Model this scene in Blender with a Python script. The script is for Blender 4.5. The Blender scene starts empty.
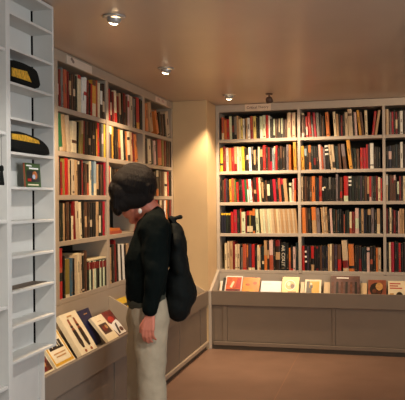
import bpy, bmesh, math, random
import numpy as np
from mathutils import Vector, Matrix
random.seed(11)
SC = bpy.context.scene
COL = SC.collection
PI = math.pi

# ------------------------------------------------------------------ camera model
F_PX, CX, CY, CZ = 704.5257, 2.0593, -6.9073, 1.5
YAW, PITCH, ROLL = -0.2483, 0.0006, -0.0094
FW = Vector((math.sin(YAW)*math.cos(PITCH), math.cos(YAW)*math.cos(PITCH), math.sin(PITCH)))
RT0 = Vector((math.cos(YAW), -math.sin(YAW), 0)); UP0 = RT0.cross(FW)
RT = RT0*math.cos(ROLL) + UP0*math.sin(ROLL); UP = -RT0*math.sin(ROLL) + UP0*math.cos(ROLL)
CAM = Vector((CX, CY, CZ))
def ray(px, py): return FW + RT*((px-202.5)/F_PX) - UP*((py-200)/F_PX)
def hit(px, py, ax, v):
    d = ray(px, py); i = 'xyz'.index(ax)
    return CAM + d*((v-CAM[i])/d[i])
def at(px, py, depth): return CAM + ray(px, py)*depth
def proj(w):
    d = Vector(w)-CAM; z = d.dot(FW)
    return 202.5+F_PX*d.dot(RT)/z, 200-F_PX*d.dot(UP)/z

cam_d = bpy.data.cameras.new('camera'); cam = bpy.data.objects.new('camera', cam_d); COL.objects.link(cam)
cam_d.sensor_fit = 'HORIZONTAL'; cam_d.sensor_width = 36; cam_d.lens = F_PX/405*36
cam_d.clip_start = 0.05
R3 = Matrix((RT, UP, -FW)).transposed()
cam.matrix_world = Matrix.Translation(CAM) @ R3.to_4x4()
SC.camera = cam

# ------------------------------------------------------------------ materials
def lin(c): return tuple(((v/255)/12.92 if v/255 <= .04045 else ((v/255+.055)/1.055)**2.4) for v in c)
MATS = {}
def M(name, rgb=None, rough=.5, var=.10, scale=40, spec=.5, emit=None, bump=0, bscale=200, metal=0, stretch=None, sheen=0):
    if name in MATS: return MATS[name]
    m = bpy.data.materials.new(name); m.use_nodes = True; nt = m.node_tree; b = nt.nodes['Principled BSDF']
    c = lin(rgb)
    b.inputs['Roughness'].default_value = rough; b.inputs['Metallic'].default_value = metal
    b.inputs['Specular IOR Level'].default_value = spec
    tc = nt.nodes.new('ShaderNodeTexCoord'); src = tc.outputs['Object']
    if stretch:
        mp = nt.nodes.new('ShaderNodeMapping'); mp.inputs['Scale'].default_value = stretch
        nt.links.new(src, mp.inputs[0]); src = mp.outputs[0]
    nz = nt.nodes.new('ShaderNodeTexNoise'); nz.inputs['Scale'].default_value = scale; nz.inputs['Detail'].default_value = 4
    nt.links.new(src, nz.inputs['Vector'])
    rp = nt.nodes.new('ShaderNodeValToRGB')
    rp.color_ramp.elements[0].position = .3; rp.color_ramp.elements[1].position = .7
    rp.color_ramp.elements[0].color = tuple(v*(1-var) for v in c)+(1,)
    rp.color_ramp.elements[1].color = tuple(min(1, v*(1+var)) for v in c)+(1,)
    nt.links.new(nz.outputs['Fac'], rp.inputs[0]); nt.links.new(rp.outputs[0], b.inputs['Base Color'])
    if bump:
        n2 = nt.nodes.new('ShaderNodeTexNoise'); n2.inputs['Scale'].default_value = bscale; n2.inputs['Detail'].default_value = 3
        nt.links.new(src, n2.inputs['Vector'])
        bp_ = nt.nodes.new('ShaderNodeBump'); bp_.inputs['Strength'].default_value = bump; bp_.inputs['Distance'].default_value = .01
        nt.links.new(n2.outputs['Fac'], bp_.inputs['Height']); nt.links.new(bp_.outputs[0], b.inputs['Normal'])
    if sheen: b.inputs['Sheen Weight'].default_value = sheen
    if emit:
        b.inputs['Emission Color'].default_value = lin(emit[0])+(1,); b.inputs['Emission Strength'].default_value = emit[1]
    MATS[name] = m
    return m

# book colours: code -> (word, sRGB)
BC = {'k': ('black', (17, 19, 17)), 'n': ('charcoal', (36, 35, 32)), 'g': ('grey', (120, 118, 112)), 'v': ('mauve grey', (122, 112, 116)),
      'w': ('white', (236, 236, 228)), 'c': ('cream', (226, 212, 176)), 'b': ('tan', (186, 152, 112)), 'l': ('beige', (202, 182, 152)),
      'r': ('red', (180, 32, 30)), 'R': ('dark red', (120, 24, 24)), 'm': ('crimson', (168, 22, 48)), 'o': ('orange', (206, 118, 54)),
      't': ('terracotta', (178, 84, 56)), 'a': ('amber', (212, 154, 56)), 'y': ('yellow', (224, 188, 52)), 'Y': ('pale yellow', (226, 208, 120)),
      'B': ('navy', (24, 28, 48)), 'u': ('steel blue', (62, 100, 124)), 'U': ('pale blue', (142, 164, 176)), 'G': ('green', (44, 106, 66)),
      'd': ('dark green', (25, 38, 29)), 'D': ('dark teal', (22, 42, 46)), 'e': ('pale green', (206, 220, 188)), 'N': ('brown', (88, 58, 40)),
      'p': ('pale pink', (216, 184, 176)), 'x': ('olive', (132, 118, 52)), 'V': ('violet', (62, 50, 66)), 's': ('dark brown', (44, 31, 24))}
def BM(code): return M('cover_'+BC[code][0].replace(' ', '_'), BC[code][1], .42, .10, 60)

PAINT = M('painted_shelf', (186, 178, 168), .42, .03, 8)
PAINT_L = M('painted_case', (178, 164, 146), .42, .03, 8)
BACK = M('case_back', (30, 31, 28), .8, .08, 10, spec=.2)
CTR = M('counter_paint', (128, 116, 104), .5, .03, 6)
RACKW = M('rack_white', (208, 207, 202), .45, .03, 10)
PAGES = M('paper_pages', (226, 214, 190), .8, .06, 300, stretch=(1, 1, 1))

# ------------------------------------------------------------------ mesh builder
class MB:
    def __init__(s): s.v = []; s.f = []; s.m = []; s.mats = []; s.sm = []
    def mi(s, mat):
        if mat not in s.mats: s.mats.append(mat)
        return s.mats.index(mat)
    def face(s, pts, mat, smooth=False):
        n = len(s.v); s.v += [tuple(p) for p in pts]; s.f.append(tuple(range(n, n+len(pts)))); s.m.append(s.mi(mat)); s.sm.append(smooth)
    def mesh(s, verts, faces, mat, smooth=False):
        n = len(s.v); s.v += [tuple(p) for p in verts]; k = s.mi(mat)
        for f in faces: s.f.append(tuple(i+n for i in f)); s.m.append(k); s.sm.append(smooth)
    def box(s, x0, x1, y0, y1, z0, z1, mat, X=None):
        vs = [(x, y, z) for z in (z0, z1) for y in (y0, y1) for x in (x0, x1)]
        if X is not None: vs = [X @ Vector(p) for p in vs]
        s.mesh(vs, [(0, 2, 3, 1), (4, 5, 7, 6), (0, 1, 5, 4), (2, 6, 7, 3), (0, 4, 6, 2), (1, 3, 7, 5)], mat)
    def prism(s, poly, ax, a, b, mat, smooth=False):
        # poly: list of 2D points in the other two axes, extruded along ax from a to b
        def P(q, t): return {'x': (t, q[0], q[1]), 'y': (q[0], t, q[1]), 'z': (q[0], q[1], t)}[ax]
        n = len(poly); vs = [P(q, a) for q in poly]+[P(q, b) for q in poly]
        fs = [tuple(range(n))[::-1], tuple(range(n, 2*n))]+[(i, (i+1) % n, n+(i+1) % n, n+i) for i in range(n)]
        s.mesh(vs, fs, mat, smooth)
    def lathe(s, prof, mat, X=None, seg=24, smooth=True):
        vs = []; fs = []; n = len(prof)
        for k in range(seg):
            a = 2*PI*k/seg
            for r, z in prof: vs.append(Vector((r*math.cos(a), r*math.sin(a), z)))
        for k in range(seg):
            for j in range(n-1):
                a, b = k*n+j, ((k+1) % seg)*n+j
                fs.append((a, b, b+1, a+1))
        if X is not None: vs = [X @ v for v in vs]
        s.mesh(vs, fs, mat, smooth)
    def capsule(s, p0, r0, p1, r1, mat, seg=16):
        p0 = Vector(p0); p1 = Vector(p1); d = p1-p0; L = max(d.length, 1e-5)
        q = Vector((0, 0, 1)).rotation_difference(d.normalized() if d.length > 1e-6 else Vector((0, 0, 1))).to_matrix().to_4x4()
        prof = [(max(r0*math.sin(a), 1e-4), -r0*math.cos(a)) for a in [PI/2*i/5 for i in range(6)]]
        prof += [(max(r1*math.cos(a), 1e-4), L+r1*math.sin(a)) for a in [PI/2*i/5 for i in range(6)]]
        s.lathe(prof, mat, Matrix.Translation(p0) @ q, seg)
    def ellipsoid(s, c, axes, mat, seg=20, rings=12):
        # axes: three vectors (full semi-axes)
        A = Matrix([Vector(a) for a in axes]).transposed(); c = Vector(c)
        prof = [(max(math.sin(PI*i/rings), 1e-4), -math.cos(PI*i/rings)) for i in range(rings+1)]
        s.lathe(prof, mat, Matrix.Translation(c) @ A.to_4x4(), seg)
    def build(s, name, parent=None, bevel=0, world=None):
        me = bpy.data.meshes.new(name); me.from_pydata(s.v, [], s.f)
        for m in s.mats: me.materials.append(m)
        me.polygons.foreach_set('material_index', s.m); me.polygons.foreach_set('use_smooth', s.sm); me.update()
        o = bpy.data.objects.new(name, me); COL.objects.link(o)
        if parent: o.parent = parent
        if bevel:
            w = o.modifiers.new('bevel', 'BEVEL'); w.width = bevel; w.segments = 2; w.limit_method = 'ANGLE'
        return o
def weld(o, dist=1e-5):
    bm = bmesh.new(); bm.from_mesh(o.data); bmesh.ops.remove_doubles(bm, verts=bm.verts, dist=dist)
    bmesh.ops.recalc_face_normals(bm, faces=bm.faces); bm.to_mesh(o.data); bm.free(); return o
def tag(o, label=None, cat=None, group=None, kind=None):
    if label: o['label'] = label
    if cat: o['category'] = cat
    if group: o['group'] = group
    if kind: o['kind'] = kind
    return o
def empty(name, loc, label, cat, group=None):
    o = bpy.data.objects.new(name, None); o.location = loc; o.empty_display_size = .1; COL.objects.link(o)
    return tag(o, label, cat, group)
class Rel:   # build parts in world coordinates under an Empty that stands at loc
    def __init__(s, root): s.root = root; s.off = Vector(root.location)
    def part(s, name, mb, bevel=0, parent=None, weldit=False):
        o = mb.build(name, None, bevel)
        p = parent or s.root
        po = s.off if p is s.root else p['_o'] if False else s.off
        o.data.transform(Matrix.Translation(-s.off)); o.parent = p
        if p is not s.root: pass
        if weldit: weld(o)
        return o
def struct(name, mb, bevel=0):
    o = mb.build(name, None, bevel); o['kind'] = 'structure'; return o
def bx(*a):
    m = MB(); m.box(*a); return m

# ------------------------------------------------------------------ room shell
CEIL = 2.5115
Y0, Y1, X0, X1 = -9.2, .72, -.34, 4.6
FLOORM = M('floor_lino', (140, 112, 97), .42, .10, 3.5, spec=.4, bump=.04, bscale=90)
struct('floor', bx(X0-.1, X1+.1, Y0-.1, Y1+.1, -.1, 0, FLOORM))
CEILM = M('ceiling_gloss_paint', (208, 190, 172), .30, .05, 1.6, spec=.5, bump=.05, bscale=5)
struct('ceiling', bx(X0-.1, X1+.1, Y0-.1, Y1+.1, CEIL, CEIL+.1, CEILM))
WALLM = M('wall_cream', (214, 190, 150), .5, .03, 5)
struct('wall_left', bx(X0-.1, X0, Y0, Y1, 0, CEIL, WALLM))
struct('wall_back', bx(X0-.1, X1+.1, Y1, Y1+.1, 0, CEIL, WALLM))
struct('wall_corner', bx(.0015, .3593, 0, Y1-.001, 0, CEIL-.001, WALLM))
fw = MB(); fw.box(X0-.1, X1+.1, Y0-.1, Y0, 0, CEIL, M('wall_plain', (226, 218, 206), .6, .03, 5)); struct('wall_front', fw)
# right wall with a shop window (out of frame) that lets the cool daylight in
wr = MB(); WP = MATS['wall_plain']; WY0, WY1, WZ0, WZ1 = -7.4, -4.6, .7, 2.25
wr.box(X1, X1+.1, Y0, WY0, 0, CEIL, WP); wr.box(X1, X1+.1, WY1, Y1, 0, CEIL, WP)
wr.box(X1, X1+.1, WY0, WY1, 0, WZ0, WP); wr.box(X1, X1+.1, WY0, WY1, WZ1, CEIL, WP)
struct('wall_right', wr)
wf = MB(); WFM = M('window_paint', (210, 208, 202), .4, .03, 8)
for a in ((WY0, WY0+.05, WZ0, WZ1), (WY1-.05, WY1, WZ0, WZ1), (WY0+.05, WY1-.05, WZ0, WZ0+.05), (WY0+.05, WY1-.05, WZ1-.05, WZ1), ((WY0+WY1)/2-.02, (WY0+WY1)/2+.02, WZ0+.05, WZ1-.05)):
    wf.box(X1+.02, X1+.08, *a, WFM)
struct('window_1', wf, .003)
# fine seam in the floor covering
sm = MB(); sm.box(1.266, 1.2715, -6, .024, 0, .0006, M('seam_filler', (168, 128, 104), .5, .05, 20)); struct('trim_1', sm)

# ------------------------------------------------------------------ left bookcase
ROWN = ['top', 'second', 'third', 'fourth', 'bottom']
LZ = [2.4338, 2.1338, 1.8384, 1.5455, 1.2369, .8521]; LZB = .765
UPL = [(-3.55, -3.50), (-2.685, -2.635), (-1.797, -1.745), (-.932, -.866), (-.047, -.001)]
ST = .034
lc = empty('bookcase', (0, -1.75, 0), 'long built-in bookcase on the left wall behind the standing person', 'bookcase', 'built-in bookcases')
R = Rel(lc)
R.part('back_panel', bx(-.31, -.295, -3.55, -.001, LZ[5]-ST, CEIL-.004, BACK))
for a, b in UPL: R.part('upright', bx(-.294, 0, a, b, LZ[5]-ST, LZ[0], PAINT_L), .003)
for k in range(4):
    a, b = UPL[k][1], UPL[k+1][0]
    for i in range(1, 6):
        R.part('shelf', bx(-.294, -.002, a, b, LZ[i]-ST, LZ[i], PAINT_L), .003)
R.part('cornice', bx(-.294, .001, -3.55, -.001, LZ[0], CEIL-.004, PAINT_L), .002)

# back bookcase
BZ = [2.4317, 2.143, 1.8051, 1.4778, 1.1501, .7649]
YB = .3855
UPB = [(.362, .396), (1.227, 1.258), (2.077, 2.106), (2.93, 2.965)]
bc = empty('bookcase', (1.65, YB+.15, 0), 'wide built-in bookcase across the back wall facing the room', 'bookcase', 'built-in bookcases')
R = Rel(bc)
R.part('back_panel', bx(.362, 2.965, YB+.29, YB+.305, BZ[5]-.03, CEIL-.004, BACK))
for a, b in UPB: R.part('upright', bx(a, b, YB, YB+.289, BZ[5]-.03, BZ[0], PAINT), .003)
for k in range(3):
    a, b = UPB[k][1], UPB[k+1][0]
    for i in range(1, 6):
        R.part('shelf', bx(a, b, YB+.002, YB+.289, BZ[i]-ST, BZ[i], PAINT), .003)
R.part('cornice', bx(.362, 2.965, YB-.001, YB+.289, BZ[0], CEIL-.004, PAINT), .002)

# ------------------------------------------------------------------ display counters under the cases
TF = .50   # trough floor
lctr = empty('display_counter', (.18, -1.8, 0), 'long left display counter with sloping trough under left bookcase', 'counter', 'display counters')
R = Rel(lctr)
YA = -3.565
R.part('plinth', bx(.0, .335, YA, -.001, 0, .042, M('kick_dark', (74, 68, 60), .5, .05, 12)))
m = MB(); m.box(-.294, .33, YA, -.001, .0425, TF, CTR); R.part('carcass', m)
m = MB(); m.box(-.294, 0, YA, -.001, TF+.0005, LZ[5]-ST-.001, PAINT_L); R.part('back_ledge', m)
R.part('front_rail', bx(.331, .3593, YA, -.001, .445, .588, CTR), .004)
R.part('bottom_rail', bx(.331, .3593, YA, -.001, .043, .079, PAINT_L), .004)
for a, b in [(YA+.02, -2.56), (-2.54, -1.79), (-1.77, -1.015), (-1.0, -.285), (-.26, -.02)]:
    R.part('door', bx(.331, .344, a, b, .081, .443, CTR), .002)
for yc in (-1.78, -.016):
    m = MB(); m.prism([(.0005, .765), (.330, .588), (.330, TF+.001), (.0005, TF+.001)], 'y', yc, yc+.015, PAINT_L); R.part('partition', m, .002)

bctr = empty('display_counter', (1.65, .2, 0), 'back display counter with sloping trough and sliding doors under back bookcase', 'counter', 'display counters')
R = Rel(bctr)
XA, XB = .3605, 2.965
R.part('plinth', bx(XA, XB, .025, YB, 0, .042, MATS['kick_dark']))
R.part('carcass', bx(XA, XB, .04, YB+.289, .0425, TF, CTR))
R.part('back_ledge', bx(XA, XB, YB, YB+.289, TF+.0005, BZ[5]-ST-.001, PAINT))
R.part('front_rail', bx(XA+.03, XB, 0, .026, .445, .588, CTR), .004)
R.part('bottom_rail', bx(XA+.05, XB, 0, .026, .043, .079, CTR), .004)
R.part('corner_post', bx(XA, XA+.029, -.004, .0255, 0, .588, PAINT), .003)
for a, b, dy in [(XA+.05, .499, .034), (.501, .545, .022), (.547, 1.586, .030), (1.588, 1.618, .022), (1.62, XB, .024)]:
    R.part('door' if b-a > .2 else 'stile', bx(a, b, dy, .0395, .081, .443, CTR), .002)
m = MB(); m.prism([(YB-.001, .765), (.027, .588), (.027, TF+.001), (YB-.001, TF+.001)], 'x', XA+.001, XA+.03, PAINT); R.part('cheek', m, .002)

# ------------------------------------------------------------------ white display rack on the left
XR, XRB, RY, RN = .4293, .312, -3.5698, -4.0014
rk = empty('display_rack', (.37, -4.2, 0), 'white narrow-shelved display rack in the left foreground', 'rack')
R = Rel(rk)
RZ0, RP = 2.3723, .1601
RZ = [RZ0-RP*i for i in range(11)]
R.part('base_cabinet', bx(.06, .358, -5.0, RY-.006, 0, .752, RACKW), .003)
R.part('base_stile', bx(.358, .364, RY-.06, RY-.006, 0, .752, RACKW), .001)
m = MB(); m.box(XRB-.008, XRB, -5.0, RY-.024, .7525, 2.505, RACKW); R.part('back_panel', m)
m = MB(); m.box(XRB-.03, XRB-.022, -5.0, RY, .7525, 2.505, M('gap_shade_board', (22, 20, 18), .9, .1, 20, spec=.1)); R.part('gap_shade_board', m)  # added near-black board, its colour stands in for shade behind the open gap
m = MB(); m.box(XRB-.03, XRB+.0055, RY-.015, RY-.001, .7525, 2.505, MATS['gap_shade_board']); R.part('gap_shade_strip', m)  # added dark strip, paints the shade seen through the gap beside the side panel
R.part('side_panel', bx(XRB+.006, XR, RY-.016, RY, RZ[10]-.012, 2.505, RACKW), .002)
R.part('divider', bx(XRB+.001, XR+.002, -4.054, -4.018, 0, 2.505, RACKW), .002)
R.part('top_board', bx(XRB+.001, XR, -4.0175, RY-.0165, 2.488, 2.505, RACKW), .002)
for z in RZ: R.part('shelf', bx(XRB+.001, XR-.001, -4.0175, RY-.0165, z-.013, z, RACKW), .002)
for z in (2.195, 1.818, 1.421, 1.035, .676): R.part('shelf', bx(XRB+.001, XR-.001, -5.0, -4.0545, z-.016, z, RACKW), .002)

# ------------------------------------------------------------------ books on the shelves
def spine_book(mb, X, w, h, d, code, segs, lettered=True, rnd=True):
    base = BM(code); bul = min(.14*w, .004) if rnd else 0
    xs = [0, .18*w, .5*w, .82*w, w]; ys = [bul, bul*.25, 0, bul*.25, bul]
    cuts = sorted(set([0, 1]+[q for s in segs for q in s[1:3]]))
    T = lambda x, y, z: X @ Vector((x, y, z))
    for z0, z1 in zip(cuts[:-1], cuts[1:]):
        mt = base; lab = False
        for c, a, b in segs:
            if a <= z0+1e-6 and z1 <= b+1e-6:
                mt = c if not isinstance(c, str) else BM(c)
        for i in range(4):
            mb.face([T(xs[i], ys[i], z0*h), T(xs[i+1], ys[i+1], z0*h), T(xs[i+1], ys[i+1], z1*h), T(xs[i], ys[i], z1*h)], mt, True)
    if lettered:   # printed title running along the spine
        z0 = random.uniform(.35, .6)*h; z1 = z0+random.uniform(.12, .3)*h
        lt = M('print_pale', (112, 98, 76), .5, .45, 160) if sum(BC[code][1]) < 330 else M('print_dark', (78, 56, 44), .5, .3, 160)
        mb.face([T(.36*w, -.0006, z0), T(.62*w, -.0006, z0), T(.62*w, -.0006, z1), T(.36*w, -.0006, z1)], lt)
        if random.random() < .5: 
            mb.face([T(.25*w, -.0006, .06*h), T(.75*w, -.0006, .06*h), T(.75*w, -.0006, .1*h), T(.25*w, -.0006, .1*h)], lt)
    t = min(.0022, w*.15); b0 = bul
    # boards, fore edge, top and bottom with the page block set in
    mb.face([T(0, d, 0), T(0, b0, 0), T(0, b0, h), T(0, d, h)], base); mb.face([T(w, b0, 0), T(w, d, 0), T(w, d, h), T(w, b0, h)], base)
    for z in (0, h):
        mb.face([T(0, b0, z), T(t, b0, z), T(t, d, z), T(0, d, z)], base); mb.face([T(w-t, b0, z), T(w, b0, z), T(w, d, z), T(w-t, d, z)], base)
        mb.face([T(xs[i], ys[i], z) for i in range(5)]+[T(w-t, b0+.002, z), T(t, b0+.002, z)], base)
    zi = h-.004
    mb.face([T(t, b0+.002, zi), T(w-t, b0+.002, zi), T(w-t, d-.003, zi), T(t, d-.003, zi)], PAGES)
    mb.face([T(t, b0+.002, 0.001), T(w-t, b0+.002, .001), T(w-t, d-.003, .001), T(t, d-.003, .001)], PAGES)
    for x in (t, w-t): mb.face([T(x, b0+.002, zi), T(x, d, zi), T(x, d, h), T(x, b0+.002, h)], base)
    mb.face([T(t, b0+.002, zi), T(w-t, b0+.002, zi), T(w-t, b0+.002, h), T(t, b0+.002, h)], base)
    mb.face([T(t, d-.003, 0), T(w-t, d-.003, 0), T(w-t, d-.003, zi), T(t, d-.003, zi)], PAGES)
    mb.face([T(0, d, 0), T(t, d, 0), T(t, d, h), T(0, d, h)], base); mb.face([T(w-t, d, 0), T(w, d, 0), T(w, d, h), T(w-t, d, h)], base)

# rows: (case, bay, row) -> list of crops (x0, y0, scale, "x0-x1,top,colour,lean[,segments...]; ...")
ROWS = {}
def row(case, bay, r, x0, y0, sc, data): ROWS.setdefault((case, bay, r), []).append((x0, y0, sc, data))
S9 = 9.643
row('B',0,0,218,108,S9,"36-60,92,t,-3,c0-.3;61-85,115,o,0;86-112,110,r,-22;113-136,82,e,-24;137-160,82,k,-16,R.3-.6;161-184,84,g,-16,k0-.2;186-205,76,b,-18;206-221,110,c,-3;222-241,104,Y,-8;242-260,104,w,-2;261-268,110,k,0;269-286,100,b,-8;287-312,95,w,-14;314-342,80,t,-6,R0-.4;343-371,80,Y,-10;372-388,95,s,-3;389-405,92,k,0")
row('B',0,0,258,108,S9,"19-45,80,e,-8,w0-.4;46-77,70,e,-4;78-103,70,r,0;104-117,74,w,-4;118-134,105,n,0;135-149,105,k,0;150-165,105,e,-2,k0-.15;166-184,104,N,0;185-199,108,s,0;200-212,102,l,-2,k0-.3;213-225,104,k,0;226-238,100,e,-3,n0-.2;239-259,105,s,0;260-281,104,N,0;283-320,45,l,0;321-328,60,R,0;329-363,45,l,0")
row('B',0,1,218,140,S9,"22-50,75,y,0,k.25-.35;52-77,65,R,-2;79-105,76,p,-2;106-132,78,o,-8;134-160,75,r,-10;161-187,65,b,-16,R0-.3;188-205,65,e,-5;206-233,68,l,-3;234-260,65,y,-16;261-279,80,k,-3;280-300,80,s,-4,p.5-.7;302-326,70,w,-17;327-346,65,k,-6,g.7-1;347-366,95,b,-3,k0-.3;367-384,90,k,0;386-405,65,c,-2")
row('B',0,1,258,140,S9,"20-47,70,s,0,b.6-.9;49-75,50,r,-6;76-97,72,s,0;98-118,70,R,-3;119-139,75,m,0,k.4-1;140-156,75,U,-3;157-168,62,g,0,c.7-1;169-187,55,r,0;188-209,72,k,0;210-234,60,N,0,k0-.5;235-263,70,s,0;264-273,80,k,0;274-297,45,v,0;298-317,45,o,0;345-375,20,a,-8")
row('B',0,2,218,171,S9,"26-44,80,k,0;45-60,90,N,-3;62-76,75,R,-6;77-94,75,V,-6;95-110,90,k,-4;112-135,80,a,-24;137-156,70,t,-14;157-172,80,x,-10;174-180,90,G,-12;181-205,105,r,-24;206-222,80,k,-18;223-240,80,n,-18;242-265,85,m,-25;266-287,85,G,-18;288-304,82,w,-20,r.55-1;308-335,80,w,-28;337-350,95,R,-18;351-377,66,s,-14,b.35-.5;379-400,65,r,-8;401-419,65,c,-14")
row('B',0,2,258,171,S9,"42-60,110,b,-8,k0-.2;61-75,90,k,-6;76-92,90,N,-8;93-120,98,k,-10,e.3-.85;121-148,85,k,-8;152-182,80,m,-32;184-205,80,k,-26;207-231,70,t,-30;232-256,75,k,-30,m.75-1;258-292,75,b,-36;306-330,115,e,0,k.75-.85;332-348,75,p,2;349-364,70,r,5,o0-.5")
row('B',0,3,218,202,S9,"31-53,98,B,0,y.86-.95;54-76,98,B,0,y.86-.95;77-100,98,d,0,y.86-.95;101-124,98,k,0,y.86-.95;126-152,95,r,-8;153-186,75,m,-6;188-206,75,d,-4;207-216,90,k,0;217-226,65,t,-4;228-266,95,e,-2;267-279,98,R,0;281-301,85,k,0,r.8-1,c.06-.32;302-319,85,x,0,o.8-1,c.06-.32;320-336,85,k,0,o.8-1,c.06-.32;337-360,65,k,0,o.72-1,o0-.1;368-397,70,e,-22")
row('B',0,3,258,202,S9,"32-55,68,c,-16;56-77,68,e,-16;78-99,68,l,-16;100-121,68,e,-16;122-143,67,c,-16;144-165,67,l,-16;166-187,67,b,-17;188-209,67,c,-17;210-231,67,l,-17;232-253,67,b,-18;254-275,67,l,-18;276-297,67,b,-18;298-319,67,l,-18;320-341,67,b,-19;342-363,67,l,-19;364-386,67,b,-20")
row('B',0,4,218,235,S9,"66-88,80,c,-2;90-112,62,l,0;113-144,60,b,0;146-164,66,R,0;166-184,92,c,0;185-211,90,l,0;213-222,110,k,0;223-238,120,g,0;239-275,90,t,0,r0-.08;277-292,95,o,0,N0-.5;293-324,90,V,0,c0-.09;326-356,90,r,0,c0-.09;358-377,100,k,0;379-400,100,c,0")
row('B',0,4,258,235,S9,"2-24,100,o,0,c.1-.9;25-38,110,k,0;39-60,110,D,0,c.25-.38;62-91,55,o,-4,b.5-1;92-110,62,s,-2,b.4-.7;112-150,50,p,-4,t0-.5;151-169,60,k,0;171-216,50,s,0,R.8-1,b.35-.6;220-270,75,k,0;272-296,80,k,0;298-318,125,o,0,t0-.4;319-337,100,k,0,r0-.08;339-364,115,p,0;366-385,75,D,0")
row('B',1,0,299,104,S9,"27-54,88,N,-3,p0-.18,c.93-1;55-64,92,k,0;70-90,120,r,-22,p.1-.5;98-125,80,r,-25;127-146,115,g,-14,k.6-1;150-172,85,m,-20;174-204,85,g,-16;206-222,100,k,-8;223-236,120,N,-6;237-250,110,k,-3;266-298,80,o,-18;340-365,75,c,-15;366-388,95,b,-12;389-403,95,k,-2")
row('B',1,0,340,104,S9,"10-26,110,R,-3;27-48,95,k,0;52-80,80,l,-10;86-128,50,l,-22,N.74-.84;130-146,95,k,-14;147-170,80,p,-18;186-211,60,a,-30;213-238,78,N,-30;244-270,60,c,-27;306-330,70,r,40;332-358,60,b,36")
row('B',1,1,300,138,S9,"15-45,80,a,-6;46-70,80,n,-4,U.6-.9;71-86,70,s,-4;88-111,70,o,-20,N.3-.7;112-134,78,D,-14;135-160,80,n,-14,R.2-.5;161-185,85,k,-14;189-212,65,p,-27;213-230,85,t,-25;231-250,100,v,-18;252-288,65,k,-20,w.9-.97,w.75-.82,w.58-.65;300-321,65,l,-28;322-347,65,l,-28,s.05-.3;349-379,80,D,-10;380-402,60,N,-5")
row('B',1,1,341,138,S9,"25-60,60,v,-24,N0-.5;82-116,15,a,-42;117-131,95,k,-18;132-154,100,d,-12;155-182,105,N,-6;188-214,95,r,0;216-244,95,m,0;245-262,60,r,-2;263-279,60,V,-2;281-318,50,w,-2,k.12-.16;319-340,85,s,0;341-361,90,k,0;362-382,90,k,0")
row('B',1,2,300,170,S9,"14-29,65,l,0;31-47,65,s,0;48-64,62,N,0;65-81,64,s,0;82-97,66,k,0;98-114,66,N,0,g.2-.4;116-150,60,o,-4;152-166,75,D,0;167-184,76,B,0;186-214,60,t,0,r.2-.4;216-232,74,k,0,w.45-.6;233-250,74,k,0,c.55-.62;251-266,80,n,0;267-280,78,k,0;281-299,70,g,0,n0-.5;300-315,76,k,0;316-330,74,n,0;331-347,76,k,0;349-369,40,v,0;371-387,65,k,0;388-411,68,N,0,r.15-.4")
row('B',1,2,341,170,S9,"28-72,60,r,0,e0-.22;74-105,55,k,0,w.9-.97,w.75-.82,w.6-.67;106-126,60,d,0;127-146,62,k,0;147-166,58,n,0;167-186,58,d,0;187-206,55,V,0;207-228,60,d,0;229-252,58,N,0;254-274,65,b,0,k0-.3;275-295,60,r,0,p0-.16;296-305,60,v,0;306-322,62,d,0;323-340,60,s,0;341-356,58,R,0;359-382,70,c,0;384-398,80,r,0")
row('B',1,3,300,202,S9,"22-62,55,o,-8;63-80,62,N,-6;81-111,60,n,-6;121-165,50,o,-12,b0-.5;167-199,60,v,-10;215-234,55,b,-15;235-253,50,l,-15;254-273,50,b,-15;275-294,75,k,-6;297-319,65,p,-20;321-345,70,d,0;346-360,75,N,0;361-381,70,D,0;382-403,70,k,0")
row('B',1,3,342,202,S9,"4-18,90,k,0;19-29,118,t,0;30-43,85,k,0;44-71,80,d,0;74-97,95,c,0,t0-.25;99-126,95,R,0;129-165,60,p,0,e.2-.6;166-187,66,D,0;188-212,65,b,-3;213-229,72,B,0;230-246,72,k,0;248-281,66,k,0,b.75-.98;284-311,60,v,0;312-337,75,k,0;339-369,65,b,0,c0-.38;370-382,80,k,0")
row('B',1,4,300,236,S9,"20-47,95,r,-6;48-70,95,k,-3,w.72-.8,w.52-.6,w.33-.4;71-88,100,V,0;89-107,100,k,0;108-138,98,k,0,r.5-1,b0-.25;139-158,98,k,0;159-177,100,R,0,k.1-.9;178-194,96,k,0;195-214,96,N,0;215-232,100,B,0;233-250,94,k,0;251-269,100,B,0;270-289,82,b,0;290-310,80,c,0;311-331,82,N,0;333-363,85,V,0;365-401,85,N,0,r.03-.45")
row('B',1,4,342,236,S9,"14-70,45,l,-30,R.1-.35;72-124,80,o,-6,k.1-.2;126-145,100,s,0;146-164,98,n,0;165-190,100,R,0,s.5-1;191-211,112,D,0;212-231,108,D,0;232-240,112,k,0;241-270,112,p,0,k.8-.88;271-300,105,s,0,t.3-.5;301-327,100,k,0;329-350,115,o,0;351-378,115,l,0")
row('B',2,0,381,102,11.11,"54-64,80,b,0;65-88,78,l,-4;89-101,95,N,0;102-118,112,g,0;120-142,112,m,-3;143-161,90,d,0;163-186,108,R,-4,c.25-.65;187-210,100,k,0;212-245,98,w,-2;247-270,92,s,0;272-298,95,k,0;300-325,85,b,0")
row('B',2,1,381,136,11.11,"56-84,120,k,0;86-122,108,B,-3,p.4-.75;124-144,100,k,0;145-160,100,n,0;161-186,90,D,0;187-200,95,s,0;201-214,95,k,0;217-246,66,w,-3;248-272,90,s,0;274-300,85,R,0")
row('B',2,2,381,168,11.11,"57-80,70,l,0,w.6-.95;82-99,85,k,0;101-122,80,N,0;123-144,85,N,0,R.7-.9;145-166,78,N,0,p.8-1;168-181,100,k,0;182-204,150,k,0,e.35-1;206-226,90,R,-6;228-244,88,s,0;246-270,90,c,0;272-300,90,N,0")
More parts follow.
